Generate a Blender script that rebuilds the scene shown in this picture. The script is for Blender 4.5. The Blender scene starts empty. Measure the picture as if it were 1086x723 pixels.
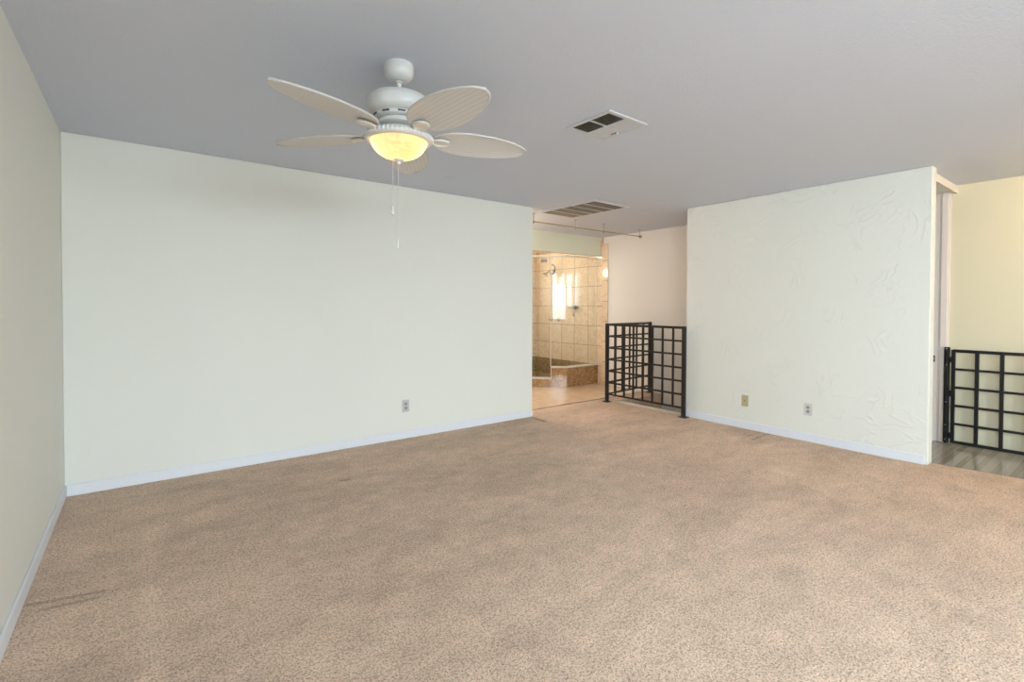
import bpy, bmesh, math, random
from mathutils import Vector, Matrix
random.seed(7)
PI = math.pi
SC = bpy.context.scene
COL = SC.collection
H = 2.44

# ------------------------------------------------------------------ camera
cam_d = bpy.data.cameras.new('camera'); cam = bpy.data.objects.new('camera', cam_d); COL.objects.link(cam)
YAW, PITCH, ROLL, FPX, CXP, CYP, CAMH = 0.6486, -0.0167, 0.0032, 518.40, 544.08, 333.50, 1.2873
F_ = Vector((math.sin(YAW)*math.cos(PITCH), math.cos(YAW)*math.cos(PITCH), math.sin(PITCH)))
R_ = Vector((math.cos(YAW), -math.sin(YAW), 0)); U_ = R_.cross(F_)
A_ = math.cos(ROLL)*R_ + math.sin(ROLL)*U_
B_ = -math.sin(ROLL)*R_ + math.cos(ROLL)*U_
cam.matrix_world = Matrix(((A_.x, B_.x, -F_.x, 0), (A_.y, B_.y, -F_.y, 0), (A_.z, B_.z, -F_.z, CAMH), (0, 0, 0, 1)))
cam_d.sensor_fit = 'HORIZONTAL'; cam_d.sensor_width = 36; cam_d.lens = FPX/1086*36
cam_d.shift_x = -(CXP-543)/1086; cam_d.shift_y = (CYP-361.5)/1086
cam_d.clip_start = 0.02
SC.camera = cam

# ------------------------------------------------------------------ world, lights, exposure
w = bpy.data.worlds.new('sky'); SC.world = w; w.use_nodes = True
bgn = w.node_tree.nodes['Background']
bgn.inputs[0].default_value = (0.75, 0.87, 1.0, 1); bgn.inputs[1].default_value = 1.2

def area(name, loc, direction, sx, sy, power, col):
    d = bpy.data.lights.new(name, 'AREA'); d.shape = 'RECTANGLE'; d.size = sx; d.size_y = sy
    d.energy = power; d.color = col
    o = bpy.data.objects.new(name, d); COL.objects.link(o); o.location = loc
    o.rotation_euler = Vector(direction).to_track_quat('-Z', 'Y').to_euler()
    return o
# daylight at the room's windows: a wide one in the wall behind the camera, one in the left wall behind the camera, the bathroom's
area('daylight_wide_window', (1.35, -6.0, 3.1), (0, 1, -0.26), 5.4, 3.6, 1400, (0.765, 0.89, 1.0))
area('daylight_left_window', (-1.3, -1.85, 1.6), (1, 0.12, -0.06), 2.2, 1.9, 255, (0.765, 0.89, 1.0))
area('daylight_bathroom_window', (5.28, 7.52, 1.63), (0, -1, 0), 0.9, 0.8, 18, (0.9, 0.95, 1.0))

SC.view_settings.view_transform = 'Standard'; SC.view_settings.look = 'None'
SC.view_settings.gamma = 1.0; SC.view_settings.use_curve_mapping = False
SC.view_settings.exposure = 0.53

# ------------------------------------------------------------------ node helpers
class NT:
    def __init__(s, name):
        s.m = bpy.data.materials.new(name); s.m.use_nodes = True; s.t = s.m.node_tree; s.t.nodes.clear()
        s.out = s.n('ShaderNodeOutputMaterial')
    def n(s, typ, **k):
        nd = s.t.nodes.new(typ)
        for a, v in k.items(): setattr(nd, a, v)
        return nd
    def l(s, a, b): s.t.links.new(a, b)
    def setin(s, sock, v):
        if isinstance(v, bpy.types.NodeSocket): s.l(v, sock)
        elif v is not None: sock.default_value = v
    def obj(s):
        return s.n('ShaderNodeTexCoord').outputs['Object']
    def math(s, op, a, b=None, c=None, clamp=False):
        nd = s.n('ShaderNodeMath', operation=op, use_clamp=clamp)
        for i, v in enumerate((a, b, c)): s.setin(nd.inputs[i], v)
        return nd.outputs[0]
    def vmath(s, op, a, b=None, out=0, scale=None):
        nd = s.n('ShaderNodeVectorMath', operation=op)
        s.setin(nd.inputs[0], a)
        if b is not None: s.setin(nd.inputs[1], b)
        if scale is not None: nd.inputs['Scale'].default_value = scale
        return nd.outputs[out]
    def mapping(s, v, loc=(0,0,0), rot=(0,0,0), scale=(1,1,1)):
        nd = s.n('ShaderNodeMapping'); s.l(v, nd.inputs[0])
        nd.inputs[1].default_value = loc; nd.inputs[2].default_value = rot; nd.inputs[3].default_value = scale
        return nd.outputs[0]
    def noise(s, v, scale, detail=3, rough=0.5, dist=0.0):
        nd = s.n('ShaderNodeTexNoise'); s.l(v, nd.inputs['Vector'])
        nd.inputs['Scale'].default_value = scale; nd.inputs['Detail'].default_value = detail
        nd.inputs['Roughness'].default_value = rough; nd.inputs['Distortion'].default_value = dist
        return nd.outputs['Fac']
    def ramp(s, fac, stops):
        nd = s.n('ShaderNodeValToRGB'); s.l(fac, nd.inputs[0]); e = nd.color_ramp.elements
        e[0].position, e[0].color = stops[0][0], (*stops[0][1], 1)
        e[1].position, e[1].color = stops[-1][0], (*stops[-1][1], 1)
        for p, c in stops[1:-1]:
            x = e.new(p); x.color = (*c, 1)
        return nd.outputs[0]
    def mix(s, fac, a, b, mode='MIX'):
        nd = s.n('ShaderNodeMix', data_type='RGBA', blend_type=mode)
        s.setin(nd.inputs[0], fac)
        for i, v in ((6, a), (7, b)):
            s.setin(nd.inputs[i], (*v, 1) if isinstance(v, tuple) and len(v) == 3 else v)
        return nd.outputs[2]
    def bump(s, h, strength=0.3, dist=0.01, normal=None):
        nd = s.n('ShaderNodeBump'); nd.inputs['Strength'].default_value = strength; nd.inputs['Distance'].default_value = dist
        s.l(h, nd.inputs['Height'])
        if normal is not None: s.l(normal, nd.inputs['Normal'])
        return nd.outputs[0]
    def maprange(s, v, a, b, c, d, smooth=False):
        nd = s.n('ShaderNodeMapRange', interpolation_type='SMOOTHSTEP' if smooth else 'LINEAR')
        s.l(v, nd.inputs[0])
        for i, x in enumerate((a, b, c, d)): nd.inputs[i+1].default_value = x
        return nd.outputs[0]
    def bsdf(s, color, rough=0.5, metal=0.0, normal=None, spec=0.5, **k):
        b = s.n('ShaderNodeBsdfPrincipled')
        s.setin(b.inputs['Base Color'], (*color, 1) if isinstance(color, tuple) and len(color) == 3 else color)
        s.setin(b.inputs['Roughness'], rough); s.setin(b.inputs['Metallic'], metal)
        b.inputs['Specular IOR Level'].default_value = spec
        if normal is not None: s.l(normal, b.inputs['Normal'])
        for kk, v in k.items(): s.setin(b.inputs[kk], v)
        s.l(b.outputs[0], s.out.inputs[0])
        return b
    def seg(s, p, a, b, w0, w1):
        """1 near the segment a-b (distance < w0), 0 beyond w1, in plan."""
        ax, ay = a; bx, by = b; L2 = (bx-ax)**2+(by-ay)**2
        pa = s.vmath('SUBTRACT', p, (ax, ay, 0))
        pa = s.vmath('MULTIPLY', pa, (1, 1, 0))
        dt = s.vmath('DOT_PRODUCT', pa, ((bx-ax)/L2, (by-ay)/L2, 0), out=1)
        dt = s.math('ADD', dt, 0.0, clamp=True)
        sc = s.n('ShaderNodeVectorMath', operation='SCALE'); sc.inputs[0].default_value = (bx-ax, by-ay, 0); s.l(dt, sc.inputs['Scale'])
        df = s.vmath('SUBTRACT', pa, sc.outputs[0])
        ln = s.vmath('LENGTH', df, out=1)
        return s.maprange(ln, w0, w1, 1.0, 0.0, smooth=True)

def plain(name, color, rough=0.5, metal=0.0, spec=0.5, noise_amt=0.04, nscale=30):
    t = NT(name); p = t.obj()
    f = t.noise(p, nscale, 3)
    c = t.mix(f, tuple(x*(1-noise_amt) for x in color), tuple(min(1, x*(1+noise_amt)) for x in color))
    t.bsdf(c, rough, metal, spec=spec)
    return t.m

WALLC = (0.82, 0.815, 0.755)
def paint(name, color, bump1=0.12, patch=0.02):
    t = NT(name); p = t.obj()
    big = t.noise(p, 1.3, 3)
    c = t.mix(big, tuple(x*(1-patch) for x in color), tuple(min(1, x*(1+patch)) for x in color))
    peel = t.noise(p, 95, 2); mid = t.noise(p, 14, 2)
    hgt = t.math('ADD', t.math('MULTIPLY', peel, 0.35), t.math('MULTIPLY', mid, 0.65))
    t.bsdf(c, 0.62, normal=t.bump(hgt, bump1, 0.006), spec=0.3)
    return t.m
m_wall = paint('wall_paint', WALLC)
m_wall_left = m_wall
m_cream = paint('cream_paint', (0.82, 0.785, 0.71))
m_halltint = paint('far_wall_paint_lamp_tint', (0.84, 0.765, 0.565))  # warm hall lamp light put into the far wall's colour
m_stairw = paint('far_wall_paint_cool_tint', (0.81, 0.78, 0.755))  # same far wall, cooler light of the stair part put into its colour
m_header = paint('header_paint', (0.80, 0.79, 0.63))
m_trim = plain('trim_paint', (0.80, 0.81, 0.86), 0.4, noise_amt=0.02)
m_jamb = plain('jamb_paint', (0.86, 0.77, 0.72), 0.45, noise_amt=0.02)

def plaster():
    t = NT('hand_trowelled_plaster'); p = t.obj()
    big = t.noise(p, 1.3, 3)
    c = t.mix(big, (0.785, 0.785, 0.715), (0.835, 0.825, 0.765))
    q = t.vmath('ADD', p, t.vmath('SCALE', t.n('ShaderNodeTexNoise').outputs['Color'], scale=0.0))
    nz = t.n('ShaderNodeTexNoise'); t.l(p, nz.inputs['Vector']); nz.inputs['Scale'].default_value = 2.6; nz.inputs['Detail'].default_value = 1
    warp = t.vmath('SCALE', nz.outputs['Color'], scale=0.9)
    q = t.vmath('ADD', p, warp)
    n1 = t.noise(q, 6.0, 1, 0.4, 0.3)
    # thin raised ridges left by the trowel
    ridge = t.math('SUBTRACT', 1.0, t.math('MULTIPLY', t.math('ABSOLUTE', t.math('SUBTRACT', n1, 0.5)), 16.0), clamp=True)
    gate = t.maprange(t.noise(p, 3.1, 2), 0.44, 0.60, 0.0, 1.0, True)
    ridge = t.math('MULTIPLY', ridge, gate)
    fine = t.noise(p, 60, 3)
    lump = t.noise(p, 9, 3, 0.6, 1.0)
    hgt = t.math('ADD', t.math('MULTIPLY', ridge, 0.5), t.math('ADD', t.math('MULTIPLY', fine, 0.12), t.math('MULTIPLY', lump, 0.5)))
    # round patched spot high on the wall
    d = t.vmath('LENGTH', t.vmath('SUBTRACT', p, (5.10, 1.821, 2.349)), out=1)
    spot = t.maprange(d, 0.014, 0.026, 0.12, 0.0, True)
    c = t.mix(spot, c, (0.45, 0.46, 0.42))
    t.bsdf(c, 0.6, normal=t.bump(hgt, 0.62, 0.010), spec=0.3)
    return t.m
m_plaster = plaster()

def ceilm():
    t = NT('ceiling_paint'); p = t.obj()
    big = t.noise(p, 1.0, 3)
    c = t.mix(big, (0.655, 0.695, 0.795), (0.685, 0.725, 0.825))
    d = t.vmath('LENGTH', t.vmath('SUBTRACT', p, (2.2, 3.846, 2.44)), out=1)
    c = t.mix(t.maprange(d, 0.03, 0.07, 0.12, 0.0, True), c, (0.35, 0.36, 0.35))
    peel = t.noise(p, 70, 3)
    t.bsdf(c, 0.7, normal=t.bump(peel, 0.36, 0.007), spec=0.25)
    return t.m
m_ceil = ceilm()

def carpet():
    t = NT('beige_cut_pile_carpet'); p = t.obj()
    vo = t.n('ShaderNodeTexVoronoi'); t.l(p, vo.inputs['Vector']); vo.inputs['Scale'].default_value = 135
    n1 = t.noise(p, 150, 3, 0.65); n1b = t.noise(p, 62, 4, 0.7)
    col = t.ramp(n1, [(0.34, (0.16, 0.10, 0.06)), (0.45, (0.69, 0.50, 0.375)), (0.64, (0.87, 0.68, 0.545))])
    col = t.mix(t.maprange(n1b, 0.50, 0.61, 0.0, 0.50), col, (0.34, 0.225, 0.14))
    # brushed pile: broad lighter and darker patches
    pm = t.mapping(p, rot=(0, 0, 0.9), scale=(1, 2.4, 1))
    b1 = t.noise(pm, 0.9, 8, 0.68, 0.5); b2 = t.noise(t.mapping(p, rot=(0, 0, -0.5), scale=(1, 1.6, 1)), 2.6, 8, 0.75, 0.4)
    b3 = t.noise(p, 9.0, 6, 0.7, 0.3)
    br = t.math('ADD', t.math('MULTIPLY', b1, 0.4), t.math('ADD', t.math('MULTIPLY', b2, 0.35), t.math('MULTIPLY', b3, 0.25)))
    br = t.maprange(br, 0.40, 0.60, 0.80, 1.16)
    def add(v, amt):
        nonlocal br
        br = t.math('ADD', br, t.math('MULTIPLY', v, amt))
    add(t.seg(p, (0.02, 3.55), (0.012, 1.3), 0.0, 0.07), 0.10)
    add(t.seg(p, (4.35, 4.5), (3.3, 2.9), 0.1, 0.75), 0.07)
    for a, b_, w_, k in (((-0.43, 2.915), (-0.15, 2.85), 0.020, -0.30), ((-0.35, 2.83), (-0.17, 2.80), 0.016, -0.26),
                         ((3.60, 4.37), (3.575, 4.12), 0.034, -0.36), ((4.72, 2.364), (5.08, 2.375), 0.022, -0.26),
                         ((4.68, 2.45), (5.05, 2.46), 0.014, -0.20),
                         ((1.40, 3.712), (1.46, 3.70), 0.02, -0.28), ((3.10, 3.82), (3.16, 3.79), 0.02, -0.25),
                         ((1.15, 3.62), (1.21, 3.60), 0.018, -0.3)):
        add(t.seg(p, a, b_, w_*0.25, w_), k)
    cr = t.n('ShaderNodeCombineXYZ')
    for i in range(3): t.l(br, cr.inputs[i])
    col = t.mix(1.0, col, cr.outputs[0], 'MULTIPLY')
    h = t.math('ADD', t.math('MULTIPLY', n1, 1.0), t.math('MULTIPLY', vo.outputs['Distance'], -0.35))
    t.bsdf(col, 0.95, normal=t.bump(h, 0.6, 0.008), spec=0.05)
    return t.m
m_carpet = carpet()

def tile(name, axes, w_, h_, off, c1, c2, vein, grout, rough=0.12, mortar=0.006, sc=1.0, shift=(0, 0)):
    """square tiles; axes = which world axes run across and up"""
    t = NT(name); p = t.obj(); sp = t.n('ShaderNodeSeparateXYZ'); t.l(p, sp.inputs[0])
    u = t.math('DIVIDE', t.math('SUBTRACT', sp.outputs[axes[0]], off[0]), w_)
    v = t.math('DIVIDE', t.math('SUBTRACT', sp.outputs[axes[1]], off[1]), h_)
    fu = t.math('FRACT', t.math('ADD', u, 100.0)); fv = t.math('FRACT', t.math('ADD', v, 100.0))
    eu = t.math('MULTIPLY', t.math('MINIMUM', fu, t.math('SUBTRACT', 1.0, fu)), w_)
    ev = t.math('MULTIPLY', t.math('MINIMUM', fv, t.math('SUBTRACT', 1.0, fv)), h_)
    e = t.math('MINIMUM', eu, ev)
    g = t.maprange(e, mortar*0.5, mortar*0.9, 1.0, 0.0, True)
    cid = t.n('ShaderNodeCombineXYZ'); t.l(t.math('FLOOR', u), cid.inputs[0]); t.l(t.math('FLOOR', v), cid.inputs[1])
    wn = t.n('ShaderNodeTexWhiteNoise', noise_dimensions='3D'); t.l(cid.outputs[0], wn.inputs['Vector'])
    pv = t.vmath('ADD', p, t.vmath('SCALE', wn.outputs['Color'], scale=7.0))
    n1 = t.noise(pv, 3.2*sc, 6, 0.6, 1.6); n2 = t.noise(t.mapping(pv, rot=(0.6, 0.4, 0.5), scale=(1, 3, 3)), 3.5*sc, 5, 0.6, 2.5)
    c = t.mix(t.maprange(n1, 0.3, 0.7, 0, 1), c1, c2)
    c = t.mix(t.maprange(n2, 0.50, 0.64, 0.0, 0.75), c, vein)
    c = t.mix(t.math('MULTIPLY', wn.outputs['Value'], 0.22), c, c1)
    c = t.mix(g, c, grout)
    r = t.math('ADD', t.math('MULTIPLY', g, 0.5), rough)
    hb = t.math('SUBTRACT', 1.0, g)
    t.bsdf(c, r, normal=t.bump(hb, 0.25, 0.002), spec=0.5)
    return t.m
TA, TB, TV, TG = (0.78, 0.60, 0.42), (0.86, 0.73, 0.57), (0.66, 0.46, 0.29), (0.34, 0.22, 0.13)
m_tile_x = tile('travertine_tile_side', (1, 2), 0.331, 0.336, (5.600, 0.290), TA, TB, TV, TG, 0.06)
m_tile_y = tile('travertine_tile_end', (0, 2), 0.331, 0.336, (6.13, 0.290), TA, TB, TV, TG, 0.06)
m_tile_strip = tile('travertine_border', (1, 2), 0.6, 0.336, (5.2, 0.370), TA, TB, TV, TG, 0.06)
m_tile_floor = tile('bathroom_floor_tile', (0, 1), 0.40, 0.40, (4.32, 4.70), (0.80, 0.57, 0.39), (0.89, 0.71, 0.53), (0.72, 0.48, 0.30), (0.60, 0.46, 0.33), 0.14, 0.004, 1.0)
m_stone = tile('brown_marble', (0, 2), 0.60, 5.0, (5.0, -2), (0.24, 0.115, 0.04), (0.44, 0.26, 0.11), (0.70, 0.47, 0.23), (0.15, 0.08, 0.04), 0.12, 0.002, 2.4)
m_stone_side = tile('brown_marble_course', (1, 2), 0.331, 5.0, (5.60, -2), (0.22, 0.14, 0.06), (0.36, 0.26, 0.13), (0.60, 0.46, 0.26), (0.15, 0.09, 0.04), 0.12, 0.003, 1.4)
m_stone_end = tile('brown_marble_end', (0, 2), 0.331, 5.0, (6.13, -2), (0.22, 0.14, 0.06), (0.36, 0.26, 0.13), (0.60, 0.46, 0.26), (0.15, 0.09, 0.04), 0.12, 0.003, 1.4)
m_cap = plain('pale_stone_cap', (0.66, 0.62, 0.56), 0.25)

def planks():
    t = NT('grey_plank_floor'); p = t.obj(); sp = t.n('ShaderNodeSeparateXYZ'); t.l(p, sp.inputs[0])
    v = t.math('DIVIDE', sp.outputs[1], 0.052)
    idx = t.math('FLOOR', v); fv = t.math('FRACT', t.math('ADD', v, 100.0))
    wn = t.n('ShaderNodeTexWhiteNoise', noise_dimensions='1D'); t.l(idx, wn.inputs['W'])
    c = t.mix(wn.outputs['Value'], (0.30, 0.27, 0.22), (0.52, 0.48, 0.42))
    gr = t.noise(t.mapping(p, scale=(3, 40, 1)), 3, 4)
    c = t.mix(t.math('MULTIPLY', gr, 0.5), c, (0.30, 0.26, 0.21))
    e = t.math('MINIMUM', fv, t.math('SUBTRACT', 1.0, fv))
    c = t.mix(t.maprange(e, 0.02, 0.09, 0.75, 0.0), c, (0.50, 0.46, 0.40))
    t.bsdf(c, 0.16, spec=0.5)
    return t.m
m_plank = planks()
m_black = plain('black_painted_iron', (0.014, 0.012, 0.011), 0.38, 0.0, 0.45)
m_blackg = plain('black_gate_steel', (0.008, 0.008, 0.010), 0.35, 0.0, 0.45)
m_white = plain('white_enamel', (0.73, 0.72, 0.69), 0.3)
m_whitem = plain('white_vent_metal', (0.62, 0.63, 0.66), 0.4)
m_dark = plain('dark_duct', (0.030, 0.031, 0.028), 0.7)
m_brownduct = plain('dark_brown_filter', (0.045, 0.036, 0.024), 0.8)
m_slat = plain('grille_slat', (0.20, 0.18, 0.14), 0.5)
m_chrome = plain('chrome', (0.62, 0.62, 0.64), 0.18, 1.0)
m_brass = plain('aged_brass', (0.42, 0.36, 0.24), 0.35, 0.8)
m_greymetal = plain('grey_metal', (0.24, 0.22, 0.20), 0.35, 0.7)
m_rail = plain('pale_aluminium_rail', (0.78, 0.74, 0.66), 0.3, 0.2)
m_plate = plain('grey_white_plate', (0.56, 0.56, 0.57), 0.4)
m_plateB = plain('white_plate', (0.66, 0.63, 0.60), 0.4)
m_recept = plain('receptacle', (0.36, 0.35, 0.36), 0.4)
m_slot = plain('socket_slot', (0.05, 0.05, 0.05), 0.6)
m_tan = plain('tan_plate', (0.50, 0.41, 0.24), 0.45)
m_woodtrim = plain('pale_wood_trim', (0.62, 0.50, 0.34), 0.45)
m_strip = plain('threshold_strip', (0.20, 0.17, 0.16), 0.4)
m_outside = plain('stair_carpet', (0.45, 0.36, 0.28), 0.9)

def glass_thin():
    t = NT('clear_shower_glass')
    tr = t.n('ShaderNodeBsdfTransparent'); tr.inputs[0].default_value = (0.95, 0.97, 0.96, 1)
    gl = t.n('ShaderNodeBsdfGlossy'); gl.inputs['Roughness'].default_value = 0.02
    lw = t.n('ShaderNodeLayerWeight'); lw.inputs['Blend'].default_value = 0.5
    fr = t.n('ShaderNodeMath', operation='MULTIPLY_ADD', use_clamp=True); t.l(t.math('POWER', lw.outputs['Facing'], 5.0), fr.inputs[0]); fr.inputs[1].default_value = 0.92; fr.inputs[2].default_value = 0.013
    mx = t.n('ShaderNodeMixShader'); t.l(fr.outputs[0], mx.inputs[0]); t.l(tr.outputs[0], mx.inputs[1]); t.l(gl.outputs[0], mx.inputs[2])
    t.l(mx.outputs[0], t.out.inputs[0])
    return t.m
m_glass = glass_thin()

def glow(name, col, strength):
    t = NT(name); e = t.n('ShaderNodeEmission'); e.inputs[0].default_value = (*col, 1); e.inputs[1].default_value = strength
    t.l(e.outputs[0], t.out.inputs[0]); return t.m
m_bulb = glow('warm_bulb', (1.0, 0.74, 0.47), 15)
m_globe = glow('warm_lamp_globe', (1.0, 0.77, 0.54), 32)
m_globe_fill = glow('added_fill_globe', (1.0, 0.80, 0.62), 50)  # for the added globe that lifts the stairwell wall and ceiling
m_globe_hall = glow('warm_hall_globe', (1.0, 0.72, 0.40), 46)

def bowlm():
    t = NT('frosted_alabaster_bowl'); p = t.obj()
    n = t.noise(p, 16, 4, 0.6, 2.0)
    c = t.mix(t.maprange(n, 0.35, 0.65, 0, 1), (0.95, 0.66, 0.36), (1.0, 0.84, 0.60))
    tl = t.n('ShaderNodeBsdfTranslucent'); t.l(c, tl.inputs[0])
    df = t.n('ShaderNodeBsdfDiffuse'); t.l(c, df.inputs[0])
    mx = t.n('ShaderNodeMixShader'); mx.inputs[0].default_value = 0.35
    t.l(tl.outputs[0], mx.inputs[1]); t.l(df.outputs[0], mx.inputs[2])
    gl = t.n('ShaderNodeBsdfGlossy'); gl.inputs['Roughness'].default_value = 0.15
    m2 = t.n('ShaderNodeMixShader'); m2.inputs[0].default_value = 0.06
    t.l(mx.outputs[0], m2.inputs[1]); t.l(gl.outputs[0], m2.inputs[2]); t.l(m2.outputs[0], t.out.inputs[0])
    return t.m
m_bowl = bowlm()

def bladem():
    t = NT('whitewashed_palm_blade'); p = t.obj()
    sp = t.n('ShaderNodeSeparateXYZ'); t.l(p, sp.inputs[0])
    wv = t.n('ShaderNodeTexWave', wave_type='BANDS', bands_direction='Y', wave_profile='SAW'); t.l(p, wv.inputs['Vector'])
    wv.inputs['Scale'].default_value = 14; wv.inputs['Distortion'].default_value = 0.25; wv.inputs['Detail'].default_value = 1
    w2 = t.n('ShaderNodeTexWave', wave_type='BANDS', bands_direction='X'); t.l(p, w2.inputs['Vector']); w2.inputs['Scale'].default_value = 42
    w3 = t.n('ShaderNodeTexWave', wave_type='BANDS', bands_direction='Y'); t.l(p, w3.inputs['Vector']); w3.inputs['Scale'].default_value = 42
    weave = t.math('MULTIPLY', w2.outputs['Fac'], w3.outputs['Fac'])
    c = t.mix(wv.outputs['Fac'], (0.66, 0.63, 0.60), (0.78, 0.765, 0.745))
    c = t.mix(t.math('MULTIPLY', weave, 0.3), c, (0.50, 0.46, 0.42))
    hgt = t.math('ADD', t.math('MULTIPLY', wv.outputs['Fac'], 0.7), t.math('MULTIPLY', weave, 0.4))
    t.bsdf(c, 0.4, normal=t.bump(hgt, 0.5, 0.003), spec=0.4)
    return t.m
m_blade = bladem()
m_border = plain('blade_border', (0.62, 0.60, 0.57), 0.4)

# ------------------------------------------------------------------ geometry helpers
class MB:
    def __init__(s): s.bm = bmesh.new()
    def box(s, lo, hi, mat=None):
        vs = [s.bm.verts.new((x, y, z)) for x in (lo[0], hi[0]) for y in (lo[1], hi[1]) for z in (lo[2], hi[2])]
        for f in ((0, 1, 3, 2), (4, 6, 7, 5), (0, 4, 5, 1), (2, 3, 7, 6), (0, 2, 6, 4), (1, 5, 7, 3)):
            s.bm.faces.new([vs[i] for i in f])
        if mat is not None:
            for v in vs: v.co = mat @ v.co
        return s
    def prism(s, poly, z0, z1):
        """poly: list of (x, y), may be concave"""
        a = [s.bm.verts.new((x, y, z0)) for x, y in poly]; b = [s.bm.verts.new((x, y, z1)) for x, y in poly]
        s.bm.faces.new(a[::-1]); s.bm.faces.new(b); n = len(poly)
        for i in range(n): s.bm.faces.new((a[i], a[(i+1) % n], b[(i+1) % n], b[i]))
        return s
    def bar(s, p, q, w_, h_, up=(0, 0, 1)):
        """rectangular bar from p to q, w_ across, h_ along up"""
        p = Vector(p); q = Vector(q); d = (q-p); L = d.length; d.normalize(); up = Vector(up)
        sd = d.cross(up)
        if sd.length < 1e-5: sd = d.cross(Vector((1, 0, 0)))
        sd.normalize(); u2 = sd.cross(d)
        M = Matrix(((d.x, sd.x, u2.x, p.x), (d.y, sd.y, u2.y, p.y), (d.z, sd.z, u2.z, p.z), (0, 0, 0, 1)))
        return s.box((0, -w_/2, -h_/2), (L, w_/2, h_/2), M)
    def tube(s, pts, r, seg=10, caps=True):
        pts = [Vector(p) for p in pts]; rings = []
        rr = r if isinstance(r, (list, tuple)) else [r]*len(pts)
        prev = None
        for i, p in enumerate(pts):
            d = (pts[min(i+1, len(pts)-1)] - pts[max(i-1, 0)]).normalized()
            if prev is None:
                a = d.orthogonal().normalized()
            else:
                a = (prev - d*prev.dot(d)).normalized()
            prev = a; b = d.cross(a)
            rings.append([s.bm.verts.new(p + rr[i]*(math.cos(2*PI*k/seg)*a + math.sin(2*PI*k/seg)*b)) for k in range(seg)])
        for i in range(len(rings)-1):
            for k in range(seg):
                s.bm.faces.new((rings[i][k], rings[i][(k+1) % seg], rings[i+1][(k+1) % seg], rings[i+1][k]))
        if caps:
            s.bm.faces.new(rings[0][::-1]); s.bm.faces.new(rings[-1])
        return s
    def lathe(s, prof, seg=48, axis_mat=None, rmod=None):
        """prof: list of (r, z) ; closed at the ends when r is 0"""
        rings = []
        for r, z in prof:
            if r < 1e-6: rings.append([s.bm.verts.new((0, 0, z))])
            else: rings.append([s.bm.verts.new(((r + (rmod(k, r, z) if rmod else 0))*math.cos(2*PI*k/seg), (r + (rmod(k, r, z) if rmod else 0))*math.sin(2*PI*k/seg), z)) for k in range(seg)])
        for i in range(len(rings)-1):
            A, B = rings[i], rings[i+1]
            for k in range(seg):
                k2 = (k+1) % seg
                if len(A) == 1 and len(B) == 1: continue
                if len(A) == 1: s.bm.faces.new((A[0], B[k], B[k2]))
                elif len(B) == 1: s.bm.faces.new((A[k2], A[k], B[0]))
                else: s.bm.faces.new((A[k], B[k], B[k2], A[k2]))
        if axis_mat is not None:
            for R in rings:
                for v in R: v.co = axis_mat @ v.co
        return s
    def xform(s, M):
        for v in s.bm.verts: v.co = M @ v.co
        return s
    def build(s, name, mat, parent=None, smooth=False, bevel=0.0, bseg=2):
        bmesh.ops.recalc_face_normals(s.bm, faces=s.bm.faces)
        if bevel:
            bmesh.ops.bevel(s.bm, geom=[e for e in s.bm.edges if len(e.link_faces) == 2 and e.calc_face_angle(0) > 0.6], offset=bevel, segments=bseg, affect='EDGES', profile=0.5, clamp_overlap=True)
        me = bpy.data.meshes.new(name); s.bm.to_mesh(me); s.bm.free()
        if smooth:
            for p in me.polygons: p.use_smooth = True
            me.set_sharp_from_angle(angle=math.radians(38)) if hasattr(me, 'set_sharp_from_angle') else None
        for m in (mat if isinstance(mat, (list, tuple)) else [mat]): me.materials.append(m)
        o = bpy.data.objects.new(name, me); COL.objects.link(o)
        if parent is not None: o.parent = parent
        return o

def thing(name, label, cat, loc=(0, 0, 0), rz=0.0, group=None):
    o = bpy.data.objects.new(name, None); o.empty_display_size = 0.1; COL.objects.link(o)
    o.location = loc; o.rotation_euler = (0, 0, rz); o['label'] = label; o['category'] = cat
    if group: o['group'] = group
    return o
def tag(o, label, cat, group=None):
    o['label'] = label; o['category'] = cat
    if group: o['group'] = group
    return o
def struct(o, label=None, cat=None):
    o['kind'] = 'structure'
    if label: o['label'] = label
    if cat: o['category'] = cat
    return o

# ------------------------------------------------------------------ setting
XL, YA, XA, XB, YB0, YB1, XW, YR = -0.4276, 4.4127, 3.6302, 5.1002, 1.1153, 3.3544, 6.1295, -3.30
YT = 7.33
# floors
fl = MB().prism([(XL, YR), (XW, YR), (XW, -0.75), (5.46, -0.75), (5.277, 0.59), (5.209, 1.109), (5.209, 1.30), (5.075, 1.30),
                 (5.075, 4.43), (XW, 4.43), (XW, 4.69), (2.6, 4.69), (2.6, YA+0.06), (XL, YA+0.06)], -0.22, 0.0).build('floor', m_carpet)
struct(fl, 'worn beige cut pile carpet across the empty room', 'floor')
fb = MB().prism([(2.6, 4.69), (XW, 4.69), (XW, YT), (2.6, YT)], -0.22, -0.002).build('floor_bathroom', m_tile_floor)
struct(fb, 'warm travertine tile floor beyond the carpet edge', 'floor')
fp = MB().prism([(5.46, -0.75), (XW, -0.75), (XW, 1.30), (5.209, 1.30), (5.209, 1.109), (5.277, 0.59)], -0.22, -0.003).build('floor_landing', m_plank)
struct(fp, 'shiny grey striped plank landing beside the black gate', 'floor')
struct(MB().box((5.0, 1.2, -2.75), (XW+.1, 4.7, -2.65)).build('floor_lower_level', m_outside))
# ceiling
struct(MB().box((XL-.12, YR-.12, H), (XW+.12, YT+.12, H+.12)).build('ceiling', m_ceil), 'flat pale grey ceiling', 'ceiling')
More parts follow.
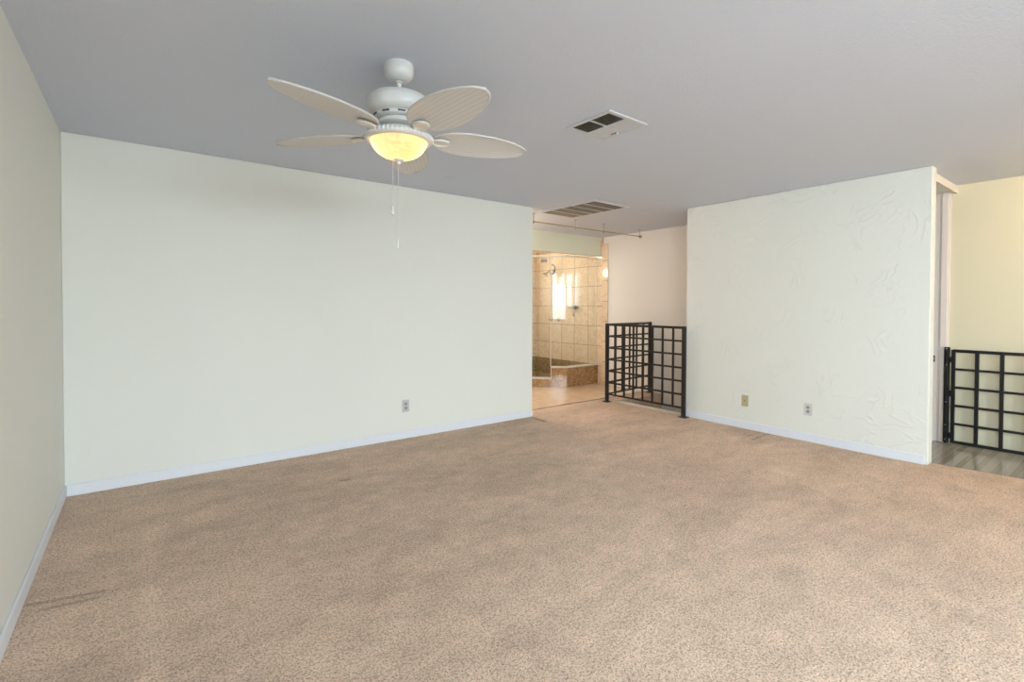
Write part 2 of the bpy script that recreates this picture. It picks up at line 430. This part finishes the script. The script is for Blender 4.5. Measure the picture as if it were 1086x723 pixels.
# wall_left with a window opening behind the camera
wl = MB()
wy0, wy1, wz0, wz1 = -2.55, -0.95, 0.80, 2.10
wl.box((XL-.12, YR, -.22), (XL, wy0, H)).box((XL-.12, wy1, -.22), (XL, YA+.12, H)).box((XL-.12, wy0, -.22), (XL, wy1, wz0)).box((XL-.12, wy0, wz1), (XL, wy1, H))
struct(wl.build('wall_left', m_wall_left), 'pale wall along the left edge of the room', 'wall')
# wall_back
wb = MB().box((XL, YA, -.22), (XA, YA+.115, H)).build('wall_back', m_wall, bevel=0.006, bseg=3)
struct(wb, 'long pale green white wall with one outlet', 'wall')
# divider wall between room and stairs
struct(MB().box((XB, YB0, 0.0), (XB+.115, YB1, H)).build('wall_divider', m_plaster, bevel=0.011, bseg=4), 'trowelled plaster wall with two plates between railing and gate', 'wall')
# far stair wall, one wall split so each part's colour carries its light
struct(MB().box((XW, YR, -.22), (XW+.12, 1.25, H)).build('wall_right', m_halltint), 'wall behind the black gate, warm lamp tint in its colour', 'wall')
struct(MB().box((XW, 1.25, -2.7), (XW+.12, YT+.12, H)).build('wall_stairwell', m_stairw), 'same wall behind the stair railing, cooler light in its colour', 'wall')
# wall behind the camera with a wide window
fx0, fx1, fz0, fz1 = -0.1, 2.8, 0.42, 2.28
wf = MB()
wf.box((XL, YR-.12, -.22), (fx0, YR, H)).box((fx1, YR-.12, -.22), (XW, YR, H)).box((fx0, YR-.12, -.22), (fx1, YR, fz0)).box((fx0, YR-.12, fz1), (fx1, YR, H))
struct(wf.build('wall_front', m_wall))
# bathroom end wall (tiled inside the shower) with window opening
bx0, bx1, bz0, bz1 = 4.86, 5.71, 1.22, 2.00
wt = MB()
wt.box((4.45, YT, -.22), (bx0, YT+.12, H)).box((bx1, YT, -.22), (XW, YT+.12, H)).box((bx0, YT, -.22), (bx1, YT+.12, bz0)).box((bx0, YT, bz1), (bx1, YT+.12, H))
struct(wt.build('wall_shower_end', m_tile_y), 'travertine tiled end wall of the shower', 'wall')
struct(MB().box((2.5, YT, -.22), (4.45, YT+.12, H)).build('wall_bathroom', m_cream))
struct(MB().box((2.5, YA+.115, -.22), (2.6, YT, H)).build('wall_bathroom_side', m_cream))
# tile facing on the right wall in the shower
struct(MB().box((XW-.012, 5.60, 0.0), (XW, YT, H)).build('wall_shower_side', m_tile_x), 'glossy travertine tiled side wall inside the shower', 'wall')
struct(MB().box((XW-.016, 5.485, 0.0), (XW, 5.60, 2.333)).build('trim_1', m_tile_strip), 'narrow travertine border strip at the edge of the shower tile', 'trim')
struct(MB().box((XW-.022, 5.70, 0.0), (XW-.012, YT, 0.315)).build('baseboard_shower', m_stone_side), 'dark veined stone course low inside the shower', 'baseboard')
struct(MB().box((4.55, YT-.010, 0.0), (XW-.022, YT, 0.315)).build('baseboard_shower_end', m_stone_end))
# header in front of the shower
hd = MB().box((2.6, 5.655, 2.345), (XW, 5.745, H)).box((2.6, 5.64, 2.132), (XW-.016, 5.745, 2.345)).build('wall_header', m_header)
struct(hd, 'pale yellow header above the shower entrance', 'wall')
# shaft below floor level
struct(MB().box((5.075, 1.30, -2.7), (5.215, 4.43, -0.0005)).build('wall_shaft', m_cream))
struct(MB().box((5.215, 4.43, -2.7), (XW, 4.55, -0.22)).build('wall_shaft_end', m_cream))
# stairs
stp = MB()
for k in range(12):
    stp.box((5.215, 1.30+k*0.26, -0.19*(k+1)-0.24), (XW, 1.30+(k+1)*0.26+0.03, -0.19*(k+1)))
struct(stp.build('stairs', m_outside), 'carpeted stairs going down behind the divider wall', 'stairs')
# nosing along the stair opening
tr = MB().box((5.045, 3.36, 0.0), (5.078, 4.45, 0.008)).box((5.078, 4.425, 0.0), (XW, 4.45, 0.008)).build('trim_2', m_woodtrim, bevel=0.002)
struct(tr, 'pale edging strip along the floor under the railing', 'trim')
struct(MB().box((XA-.02, 4.672, -0.004), (XW, 4.702, 0.006)).build('trim_3', m_strip, bevel=0.003), 'dark metal threshold strip between carpet and bathroom tile', 'trim')
# baseboards
BH, BT = 0.078, 0.012
def bboard(name, lo, hi, label):
    o = MB().box(lo, hi).build(name, m_trim, bevel=0.004, bseg=2); struct(o, label, 'baseboard')
bboard('baseboard_back', (XL+BT, YA-BT, 0), (XA-.004, YA, BH), 'white baseboard along the long back wall')
bboard('baseboard_left', (XL, YR, 0), (XL+BT, YA-BT, BH), 'white baseboard along the left wall')
bboard('baseboard_divider', (XB-BT, YB0+.02, 0), (XB, YB1-.012, BH), 'white baseboard along the trowelled plaster wall')
# doorway at the head of the stairs: header and jamb on the far wall
struct(MB().box((XB+.115, 1.165, 2.385), (XW, 1.30, H)).build('wall_stair_header', m_wall), 'low header over the head of the stairs', 'wall')
dr = thing('door_1', 'pinkish white casing at the head of the stairs beside the gate post', 'door frame', (XW, 1.20, 0)); dr['kind'] = 'structure'
MB().box((-.020, 0.0, 0), (0, .075, 2.385)).box((-.034, .012, 0), (-.020, .062, 2.385)).build('casing', m_jamb, dr, bevel=0.004)
MB().box((-.015, .0752, 0), (0, .16, 2.385)).build('jamb', m_jamb, dr)
MB().box((XB+.115-XW, -.045, 2.365), (0, -.035, 2.415)).build('head_casing', m_jamb, dr, bevel=0.003)
sp_ = MB().box((-.018, .098, .765), (-.015, .122, .825)).build('strike_plate', m_black, dr, bevel=0.001)
MB().box((-.0195, .106, .782), (-.018, .114, .808)).build('strike_hole', m_plate, sp_)

# windows out of frame
def window(name, M, W, Z, mull):
    r = bpy.data.objects.new(name, None); COL.objects.link(r); r.matrix_world = M; struct(r)
    f = MB(); t_ = 0.045
    f.box((0, -.05, 0), (t_, .02, Z)).box((W-t_, -.05, 0), (W, .02, Z)).box((t_, -.05, 0), (W-t_, .02, t_)).box((t_, -.05, Z-t_), (W-t_, .02, Z))
    for k in range(1, mull+1): f.box((W*k/(mull+1)-.02, -.04, t_), (W*k/(mull+1)+.02, .01, Z-t_))
    f.build('window_frame', m_white, r, bevel=0.004)
    MB().box((t_, -.018, t_), (W-t_, -.014, Z-t_)).build('window_pane', m_glass, r)
window('window_1', Matrix.Translation((fx0, YR-.06, fz0)), fx1-fx0, fz1-fz0, 5)
window('window_2', Matrix.Translation((XL-.06, wy0, wz0)) @ Matrix.Rotation(PI/2, 4, 'Z'), wy1-wy0, wz1-wz0, 1)
window('window_3', Matrix.Translation((bx0, YT+.06, bz0)), bx1-bx0, bz1-bz0, 3)

# ------------------------------------------------------------------ ceiling fan
FX, FY = 0.987, 2.213
fan = thing('ceiling_fan', 'white five blade ceiling fan with palm leaf blades and a lit glass bowl', 'ceiling fan', (FX, FY, H))
D = lambda z: z-H
MB().lathe([(0, D(2.44)), (.066, D(2.44)), (.070, D(2.432)), (.070, D(2.405)), (.066, D(2.388)), (.054, D(2.372)), (.038, D(2.362)), (.026, D(2.358)), (0, D(2.358))]).build('canopy', m_white, fan, True)
MB().lathe([(0, D(2.36)), (.019, D(2.36)), (.019, D(2.353)), (.0125, D(2.350)), (.0125, D(2.325)), (.016, D(2.320)), (.026, D(2.306)), (.030, D(2.296)), (0, D(2.296))], 32).build('downrod', m_white, fan, True)
motor = MB().lathe([(0, D(2.300)), (.060, D(2.300)), (.100, D(2.294)), (.128, D(2.282)), (.143, D(2.268)), (.146, D(2.262)), (.150, D(2.258)), (.152, D(2.248)), (.152, D(2.222)),
                    (.146, D(2.208)), (.132, D(2.196)), (.118, D(2.190)), (.116, D(2.176)), (.108, D(2.172)), (.060, D(2.170)), (0, D(2.170))], 64).build('motor_housing', m_white, fan, True)
for k in range(10):
    sl = MB()
    a = 2*PI*k/10
    M = Matrix.Rotation(a, 4, 'Z') @ Matrix.Translation((.1175, 0, D(2.183))) @ Matrix.Diagonal((1, 1, 1, 1))
    sl.box((-.004, -.017, -.0035), (.0018, .017, .0035), M)
    sl.build('vent_slot', m_slot, motor)
MB().lathe([(0, D(2.172)), (.092, D(2.170)), (.098, D(2.164)), (.098, D(2.150)), (.090, D(2.142)), (.070, D(2.138)), (.070, D(2.112)), (0, D(2.112))], 48).build('flywheel', m_white, fan, True)
# rope patterned rim
ropen = 144
rope = lambda k, r, z: (0.0035*math.sin(PI*k/1.5) if r > .146 and D(2.076) < z < D(2.108) else 0)
MB().lathe([(0, D(2.114)), (.105, D(2.114)), (.138, D(2.111)), (.150, D(2.106)), (.159, D(2.098)), (.163, D(2.090)), (.159, D(2.080)), (.152, D(2.074)), (.140, D(2.070)), (.134, D(2.072)), (.132, D(2.080)), (.128, D(2.106)), (0, D(2.108))], ropen, rmod=rope).build('light_rim', m_white, fan, True)
bw = MB(); prof = []
for k in range(13):
    a = k/12*PI/2
    prof.append((.1335*math.cos(a)**0.85 if k < 12 else 0.0, D(2.078) - .088*math.sin(a)**1.15))
bw.lathe(prof, 64).build('light_bowl', m_bowl, fan, True)
for sx, sy in ((-.080, -.02), (.078, .02)):
    a = -YAW
    x = sx*math.cos(a)-sy*math.sin(a); y = sx*math.sin(a)+sy*math.cos(a)
    MB().lathe([(0, .02), (.010, .018), (.018, .010), (.021, 0), (.018, -.012), (.010, -.019), (0, -.021)], 20, Matrix.Translation((x, y, D(2.062)))).build('bulb', m_bulb, fan, True)
fin = MB().lathe([(0, D(1.996)), (.020, D(1.994)), (.024, D(1.988)), (.018, D(1.982)), (.008, D(1.978)), (.0085, D(1.970)), (.005, D(1.965)), (0, D(1.963))], 28).build('finial', m_white, fan, True)
def blade_w(t_):
    pts = [(0, 0.0), (.015, .30), (.05, .50), (.12, .74), (.22, .91), (.34, .99), (.45, 1.0), (.58, .96), (.70, .86), (.81, .71), (.90, .52), (.955, .35), (.985, .20), (1, 0.0)]
    for (a, b), (c, d) in zip(pts, pts[1:]):
        if t_ <= c: return b + (d-b)*(t_-a)/(c-a)
    return 0
R0, R1, HWD, PITCHB = 0.160, 0.668, 0.112, math.radians(-9)
def blade_mesh():
    m = MB(); N = 40; K = 8; th = .004
    ts = [(1-math.cos(PI*i/N))/2 for i in range(N+1)]
    top, bot = [], []
    for t_ in ts:
        x = R0+(R1-R0)*t_; hw = HWD*blade_w(t_)
        hw = max(hw, .0008)
        top.append([m.bm.verts.new((x, hw*(2*j/K-1), th + .010*(1-(2*j/K-1)**2)*0.6)) for j in range(K+1)])
        bot.append([m.bm.verts.new((x, hw*(2*j/K-1), -th + .010*(1-(2*j/K-1)**2)*0.6)) for j in range(K+1)])
    for i in range(N):
        for j in range(K):
            m.bm.faces.new((top[i][j], top[i+1][j], top[i+1][j+1], top[i][j+1]))
            m.bm.faces.new((bot[i][j], bot[i][j+1], bot[i+1][j+1], bot[i+1][j]))
        m.bm.faces.new((top[i][0], bot[i][0], bot[i+1][0], top[i+1][0]))
        m.bm.faces.new((top[i][K], top[i+1][K], bot[i+1][K], bot[i][K]))
    for g in (0, N):
        for j in range(K):
            m.bm.faces.new((top[g][j], top[g][j+1], bot[g][j+1], bot[g][j]))
    return m
def border_mesh():
    pts = []
    N = 44
    for sgn in (1, -1):
        rng = range(N+1) if sgn == 1 else range(N-1, 0, -1)
        for i in rng:
            t_ = (1-math.cos(PI*i/N))/2
            pts.append((R0+(R1-R0)*t_, sgn*HWD*blade_w(t_), 0))
    pts.append(pts[0])
    return MB().tube(pts, .0048, 8, caps=False)
def iron_mesh():
    m = MB()
    # oval ring plate under the blade root, with an arm to the hub
    ring = []
    for k in range(33):
        a = 2*PI*k/32
        ring.append((.205+.042*math.cos(a), .030*math.sin(a), -.010))
    m.tube(ring, .0065, 8, caps=False)
    poly = [(.205+.038*math.cos(2*PI*k/24), .026*math.sin(2*PI*k/24)) for k in range(24)]
    m.prism(poly, -.011, -.004)
    m.bar((.085, 0, .016), (.135, 0, .006), .034, .008)
    m.bar((.135, 0, .006), (.172, 0, -.008), .040, .008)
    return m
ZB = D(2.106)
for k in range(5):
    ang = math.radians(58.5 + 72*k)
    if k == 0:
        bl = blade_mesh().build('blade', m_blade, fan, True)
        ed = border_mesh().build('blade_border', m_border, bl, True)
        ir = iron_mesh().build('blade_bracket', m_white, bl, True)
        b0 = (bl, ed, ir)
    else:
        bl = b0[0].copy(); COL.objects.link(bl); bl.parent = fan
        for s_ in b0[1:]:
            c = s_.copy(); COL.objects.link(c); c.parent = bl
    bl.matrix_local = Matrix.Translation((0, 0, ZB)) @ Matrix.Rotation(ang, 4, 'Z') @ Matrix.Rotation(PITCHB, 4, 'X')
# pull chains
def chain(x, y, z0, z1, kind):
    m = MB(); n = int((z0-z1)/.006)
    m.tube([(x, y, D(z0)), (x, y, D(z1))], .0011, 6)
    for i in range(n):
        z = z0-(i+.5)*.006
        m.lathe([(0, .0019), (.0019, 0), (0, -.0019)], 6, Matrix.Translation((x, y, D(z))))
    c = m.build('pull_chain', m_border, fan)
    if kind == 'drop':
        p = [(0, .026), (.003, .022), (.006, .010), (.0095, -.002), (.0105, -.010), (.008, -.017), (0, -.020)]
    else:
        p = [(0, .020), (.005, .018), (.006, .010), (.006, -.010), (.0075, -.014), (.006, -.022), (0, -.024)]
    MB().lathe(p, 20, Matrix.Translation((x, y, D(z1)))).build('pull_knob', m_white, c, True)
cR = Vector((math.cos(YAW), -math.sin(YAW)))
chain(-.030*cR.x, -.030*cR.y, 2.000, 1.745, 'drop')
chain(-.004*cR.x, -.004*cR.y, 1.966, 1.590, 'bell')

# ------------------------------------------------------------------ ceiling register (square, four fields)
vt = thing('ceiling_vent', 'small square white ceiling register with two dark louvred fields, near the fan', 'vent', (2.358, 2.135, H), math.radians(0.8))
S = .180
fr = MB()
fr.box((-S, -S, -.010), (S, -S+.028, 0)).box((-S, S-.028, -.010), (S, S, 0)).box((-S, -S+.028, -.010), (-S+.028, S-.028, 0)).box((S-.028, -S+.028, -.010), (S, S-.028, 0))
fr.box((-.007, -S+.028, -.009), (.007, S-.028, 0)).box((-S+.028, -.007, -.009), (-.007, .007, 0)).box((.007, -.007, -.009), (S-.028, .007, 0))
fr.build('vent_frame', m_whitem, vt, bevel=0.002)
MB().box((-S+.02, -S+.02, -.0015), (S-.02, S-.02, 0)).build('duct_opening', m_dark, vt)
for qx in (0, 1):
    for qy in (0, 1):
        y0, y1 = ((-S+.028, -.007), (.007, S-.028))[qy]
        x0, x1 = ((-S+.028, -.007), (.007, S-.028))[qx]
        m = MB(); n = 9
        for i in range(n):
            xc = x0+(i+.5)*(x1-x0)/n
            ang = math.radians(-62 if qx == 0 else 20)
            M = Matrix.Translation((xc, 0, -.0062)) @ Matrix.Rotation(ang, 4, 'Y')
            wd = .0040 if qx == 0 else .0085
            m.box((-wd, y0, -.0006), (wd, y1, .0006), M)
        m.build('louvre', m_slat if qx == 0 else m_whitem, vt)
lv = MB().box((.128, .030, -.012), (.134, .075, -.009)).build('lever_slot', m_slot, vt)
MB().box((.126, .018, -.024), (.136, .028, -.008)).build('lever', m_white, vt, bevel=0.002)

# return air grille
rg = thing('return_air_grille', 'large rectangular return air grille with five dark bands, near the bathroom', 'vent', (4.165, 4.137, H), math.radians(1.5))
GX, GY = .300, .455
fr = MB()
fr.box((-GX, -GY, -.012), (GX, -GY+.035, 0)).box((-GX, GY-.035, -.012), (GX, GY, 0)).box((-GX, -GY+.035, -.012), (-GX+.035, GY-.035, 0)).box((GX-.035, -GY+.035, -.012), (GX, GY-.035, 0))
fr.build('grille_frame', m_whitem, rg, bevel=0.002)
MB().box((-GX+.02, -GY+.02, -.002), (GX-.02, GY-.02, 0)).build('filter_backing', m_brownduct, rg)
LY = 2*(GY-.035)
for k in range(1, 5):
    y = -GY+.035+LY*k/5
    MB().box((-GX+.035, y-.007, -.011), (GX-.035, y+.007, -.002)).build('crossbar', m_whitem, rg)
m = MB()
for i in range(26):
    x = -GX+.035+(i+.5)*(2*GX-.07)/26
    m.box((-.0012, -GY+.035, -.004), (.0012, GY-.035, .004), Matrix.Translation((x, 0, -.0062)) @ Matrix.Rotation(math.radians(-35), 4, 'Y'))
m.build('louvre', m_slat, rg)

# ------------------------------------------------------------------ curtain rod at the bathroom entrance
rod = thing('curtain_rod', 'thin brass ceiling hung rod crossing the bathroom entrance', 'curtain rod', (3.0, 4.69, 2.34))
MB().tube([(-.2, 0, 0), (2.93, .012, 0)], .0065, 10).build('rod', m_brass, rod, True)
MB().lathe([(0, -.03), (.012, -.028), (.022, -.016), (.026, 0), (.022, .016), (.012, .028), (0, .03)], 20, Matrix.Translation((2.95, .012, 0)) @ Matrix.Rotation(PI/2, 4, 'Y')).build('finial', m_brass, rod, True)
for i, x in enumerate((.87, 1.594, 2.135, 2.925)):
    m = MB().lathe([(0, .0995), (.022, .0995), (.022, .094), (.005, .090), (.0045, -.004), (.012, -.010), (.012, -.020), (0, -.024)], 16, Matrix.Translation((x, 0, 0)))
    m.build('hanger', m_brass, rod, True)

# ------------------------------------------------------------------ electrical plates
def outlet(name, label, loc, rz, mat, tan=False):
    o = thing(name, label, 'outlet' if not tan else 'wall plate', loc, rz)
    # local: plate in the XZ plane, facing -Y
    MB().box((-.036, -.006, -.059), (.036, 0, .059)).build('cover_plate', mat, o, bevel=0.0025)
    if tan:
        MB().box((-.010, -.009, -.006), (.010, -.006, .006)).build('jack', m_brass, o, bevel=0.001)
        MB().box((-.005, -.010, -.003), (.005, -.009, .003)).build('jack_opening', m_slot, o)
        for z in (.042, -.042): MB().lathe([(0, -.0072), (.003, -.0068), (.003, -.006), (0, -.006)], 12, Matrix.Translation((0, 0, z)) @ Matrix.Rotation(-PI/2, 4, 'X') @ Matrix.Diagonal((1, 1, -1, 1)) ).build('screw', m_tan, o)
    else:
        for z in (.020, -.020):
            r = MB().lathe([(0, .0025), (.0150, .0025), (.0165, .001), (.0165, 0), (0, 0)], 24, Matrix.Translation((0, -.006, z)) @ Matrix.Rotation(PI/2, 4, 'X')).build('receptacle', m_recept, o)
            MB().box((-.0075, -.0092, z-.002), (-.005, -.0084, z+.008)).box((.005, -.0092, z-.002), (.0075, -.0084, z+.008)).box((-.002, -.0092, z-.010), (.002, -.0084, z-.006)).build('slots', m_slot, r)
    return o
outlet('electrical_outlet', 'grey duplex outlet low on the long back wall', (2.036, YA, .316), 0, m_plate)
outlet('electrical_outlet', 'white duplex outlet low on the trowelled plaster wall', (XB, 2.020, .306), -PI/2, m_plateB)
outlet('cable_plate', 'tan cable plate left of the outlet on the plaster wall', (XB, 2.638, .294), -PI/2, m_tan, True)

# ------------------------------------------------------------------ stair railing
P1, P2, P3 = Vector((5.005, 4.492, 0)), Vector((5.020, 3.325, 0)), Vector((6.068, 4.600, 0))
ra = thing('stair_railing', 'black iron grid railing in an L round the stair opening', 'railing', tuple(P1))
def lo(p): return Vector(p) - P1
for P in (P1, P2, P3):
    q = lo(P)
    po = MB().box((q.x-.020, q.y-.020, .004), (q.x+.020, q.y+.020, 1.062)).build('post', m_black, ra, bevel=0.003)
    MB().box((q.x-.045, q.y-.045, 0.0), (q.x+.045, q.y+.045, .008)).lathe([(.036, .008), (.030, .018), (.022, .030), (0, .030)], 16, Matrix.Translation((q.x, q.y, 0))).build('base_flange', m_black, po)
zs = [.108+(1.045-.108)*k/6 for k in range(7)]
for (A, B, n) in ((P1, P2, 8), (P1, P3, 6)):
    a, b = lo(A), lo(B); d = (b-a).normalized(); a2 = a+d*.02; b2 = b-d*.02
    for i, z in enumerate(zs):
        h_ = .030 if i in (6,) else .021
        MB().bar(a2+Vector((0, 0, z)), b2+Vector((0, 0, z)), .018, h_).build('top_rail' if i == 6 else ('bottom_rail' if i == 0 else 'cross_rail'), m_black, ra)
    for k in range(1, n):
        p = a+(b-a)*k/n
        MB().bar(p+Vector((0, 0, zs[0])), p+Vector((0, 0, zs[-1])), .019, .019, up=d).build('baluster', m_black, ra)

# ------------------------------------------------------------------ black gate folded against the far wall
GXP = 6.055
gt = thing('safety_gate', 'black steel grid gate folded open against the cream wall', 'gate', (GXP, 1.16, 0))
# hinge post fixed to the casing
hp = MB().box((.018, .022, .010), (.040, .062, .915)).box((-.004, .030, .010), (.018, .050, .905)).build('hinge_post', m_blackg, gt, bevel=0.002)
for z in (.045, .18, .40, .75, .90):
    MB().lathe([(0, .003), (.005, .002), (.006, 0), (0, 0)], 10, Matrix.Translation((-.004, .040, z)) @ Matrix.Rotation(-PI/2, 4, 'Y')).build('screw', m_chrome, hp)
for z in (.085, .48, .80):
    MB().lathe([(0, z+.028), (.009, z+.028), (.009, z-.028), (0, z-.028)], 14, Matrix.Translation((.006, .016, 0))).bar((.006, .016, z), (.006, .040, z), .008, .030).bar((.006, .016, z), (.0, .002, z), .008, .030).build('hinge', m_blackg, gt)
GL = 1.14; gz0, gz1 = .030, .885
for k in range(8):
    y = -.010 - k*GL/7
    MB().bar((0, y, gz0-.010), (0, y, gz1+.010), .027, .027, up=(0, 1, 0)).build('upright', m_blackg, gt)
for i in range(6):
    z = gz0+(gz1-gz0)*i/5
    MB().box((-.009, -.010-GL, z-(.014 if i in (0, 5) else .0105)), (.009, -.010, z+(.014 if i in (0, 5) else .0105))).build('crossbar', m_blackg, gt)

# ------------------------------------------------------------------ shower
K = Vector((5.395, 5.69)); dd = Vector((-.757, .653)); L1 = K+dd*0.245; L2 = K+dd*1.12; XS = L2.x
sh = thing('shower_enclosure', 'glass shower enclosure standing on a brown marble curb', 'shower', (K.x, K.y, 0))
def offs(p, n, d): return (p[0]+n[0]*d, p[1]+n[1]*d)
nD = Vector((.653, .757))            # towards the inside of the shower, diagonal side
TW = .10
def loc2(p): return (p[0]-K.x, p[1]-K.y)
# inside corner at K for a wall of thickness TW
kin = Vector((K.x + TW*math.tan(math.atan2(.653, .757)/2), K.y+TW))
XR = XW-.024
curb = MB()
curb.prism([loc2(p) for p in (K, (XR, K.y), (XR, K.y+TW), kin, offs(L1, nD, TW), L1)], 0, .305)
curb.prism([loc2(p) for p in (L1, offs(L1, nD, TW), offs(L2, nD, TW), L2)], 0, .125)
curb.prism([loc2(p) for p in (L2, offs(L2, nD, TW), (XS+TW, L2.y+.07), (XS+TW, YT-.012), (XS, YT-.012))], 0, .305)
curb = curb.build('curb', m_stone, sh)
cap = MB(); e_ = .012
cap.prism([loc2(p) for p in ((K.x-.004, K.y-e_), (XR, K.y-e_), (XR, K.y+TW+e_), kin, offs(L1, nD, TW+e_), offs(L1, nD, -e_))], .305, .325)
cap.prism([loc2(p) for p in (offs(L1, nD, -e_), offs(L1, nD, TW+e_), offs(L2, nD, TW+e_), offs(L2, nD, -e_))], .125, .145)
cap.prism([loc2(p) for p in (offs(L1, nD, -e_), offs(L1+dd*.012, nD, -e_), offs(L1+dd*.012, nD, TW+e_), offs(L1, nD, TW+e_))], .145, .325)
cap.build('curb_cap', m_cap, curb, bevel=0.003)
MB().prism([loc2(p) for p in (kin, (XR, K.y+TW), (XR, YT-.012), (XS+TW, YT-.012), (XS+TW, L2.y+.09), offs(L2, nD, TW))], 0, .05).build('shower_pan', m_stone_side, sh)
def gpanel(name, a, b, z0, z1):
    n = (b-a).normalized(); q = Vector((-n.y, n.x))
    if q.y < 0: q = -q
    pts = [a+q*.046, b+q*.046, b+q*.054, a+q*.054]
    return MB().prism([loc2(p) for p in pts], z0, z1).build(name, m_glass, sh)
gpanel('glass_panel', K+Vector((.02, 0)), Vector((XR, K.y)), .327, 2.085)
gpanel('glass_panel', L1+dd*.004, K+dd*.02, .327, 2.085)
dor = gpanel('door', L2-dd*.01, L1+dd*.026, .152, 2.078)
# top rail following the panels
c1, c2, c3 = offs(L2, nD, .05), (kin[0]-.018, K.y+.05), (XR, K.y+.05)
rl = MB()
rl.bar((*loc2(c1), 2.098), (*loc2(c2), 2.098), .034, .026).bar((*loc2(c2), 2.098), (*loc2(c3), 2.098), .034, .026).bar((*loc2(c1), 2.098), (XS+.05-K.x, YT-.012-K.y, 2.098), .034, .026)
rl.build('top_rail', m_rail, sh, bevel=0.003)
# door edge seal and wall-side post
q = offs(L1+dd*.014, nD, .05); q = loc2(q)
MB().box((q[0]-.005, q[1]-.005, .327), (q[0]+.005, q[1]+.005, 2.085)).build('door_edge_strip', m_rail, sh, bevel=0.002)
MB().box((XR-K.x-.009, .044, .327), (XR-K.x, .056, 2.085)).build('wall_channel', m_rail, sh, bevel=0.002)
h0 = L1+dd*.075; a = loc2(offs(h0, nD, .035)); b = loc2(offs(h0+dd*.10, nD, .035))
MB().bar((*a, 2.020), (*b, 2.020), .012, .050).build('pivot_hinge', m_greymetal, dor, bevel=0.002)
# left glass side
MB().prism([loc2(p) for p in ((XS+.046, L2.y+.05), (XS+.054, L2.y+.05), (XS+.054, YT-.012), (XS+.046, YT-.012))], .306, 2.085).build('glass_panel', m_glass, sh)

XT = XW-.012
# shower head and hose
hd_ = thing('overhead_shower', 'chrome shower head on a curved arm high on the tile', 'shower head', (XT, 6.80, 1.95))
MB().lathe([(0, 0), (.030, 0), (.028, .008), (.012, .012), (0, .012)], 20, Matrix.Rotation(-PI/2, 4, 'Y')).build('flange', m_chrome, hd_, True)
MB().tube([(-.005, 0, 0), (-.05, 0, .012), (-.10, 0, .005), (-.14, .01, -.02), (-.16, .02, -.045)], .010, 10).build('arm', m_chrome, hd_, True)
MB().lathe([(0, .02), (.014, .018), (.020, 0), (.052, -.024), (.058, -.034), (.050, -.040), (0, -.040)], 24, Matrix.Translation((-.17, .03, -.055)) @ Matrix.Rotation(math.radians(35), 4, (1, 1, 0))).build('head', m_chrome, hd_, True)
pts = [(-.10, -.05+.075*math.cos(t_), .02+.085*math.sin(t_)) for t_ in [math.radians(x) for x in range(60, 330, 15)]]
MB().tube(pts, .010, 8).build('hose', m_greymetal, hd_, True)
def knob(y, z, label):
    o = thing('shower_tap', label, 'tap', (XT, y, z))
    MB().lathe([(0, 0), (.027, 0), (.024, .010), (.013, .016), (.012, .040), (0, .040)], 20, Matrix.Rotation(-PI/2, 4, 'Y')).build('flange', m_chrome, o, True)
    MB().tube([(-.045, 0, 0), (-.050, -.030, -.012), (-.050, -.048, -.030)], [.013, .009, .007], 10).lathe([(0, -.018), (.018, -.012), (.02, 0), (.016, .014), (0, .018)], 16, Matrix.Translation((-.045, 0, 0))).build('handle', m_greymetal, o, True)
knob(6.875, 1.045, 'left of two small chrome taps on the shower tile')
knob(6.665, 1.045, 'right of two small chrome taps on the shower tile')
vv = thing('shower_valve', 'dark metal bar valve with a hanging lever on the shower tile', 'shower valve', (XT, 6.235, 1.272))
MB().tube([(-.045, .14, 0), (-.045, -.115, 0)], [.011, .011], 12).build('bar', m_greymetal, vv, True)
MB().lathe([(0, 0), (.034, 0), (.032, .012), (.020, .040), (.022, .062), (0, .064)], 20, Matrix.Rotation(-PI/2, 4, 'Y')).build('body', m_greymetal, vv, True)
MB().tube([(-.05, .01, -.095), (-.055, -.005, -.16)], [.007, .010], 10).tube([(-.035, .01, -.02), (-.05, .01, -.095)], .004, 8).build('lever', m_greymetal, vv, True)

# ------------------------------------------------------------------ lamps outside the picture
def globe(name, label, loc, r, mat, up):
    o = thing(name, label, 'lamp', loc)
    MB().lathe([(0, 0), (r*.8, 0), (r*.8, -.03), (0, -.03)], 28, up).build('mount', m_white, o)
    MB().lathe([(0, -.03)]+[(r*math.sin(PI*k/12), -.03-r+r*math.cos(PI*k/12)) for k in range(1, 12)]+[(0, -.03-2*r)], 28, up).build('globe', mat, o, True)
    return o
I4 = Matrix.Identity(4)
globe('wall_lamp', 'warm glass globe lamp on the bathroom end wall', (4.22, YT, 2.02), .075, m_globe, Matrix.Rotation(-PI/2, 4, 'X'))
globe('ceiling_lamp', 'added unseen globe that brightens the stairwell', (3.55, 5.5, H), .13, m_globe_fill, I4)  # added out of view to brighten the stairwell
globe('ceiling_lamp', 'warm glass globe lamp on the shower ceiling', (5.12, 6.60, H), .09, m_globe, I4)
globe('ceiling_lamp', 'warm glass globe lamp on the landing ceiling', (5.65, -0.35, H), .11, m_globe_hall, I4)
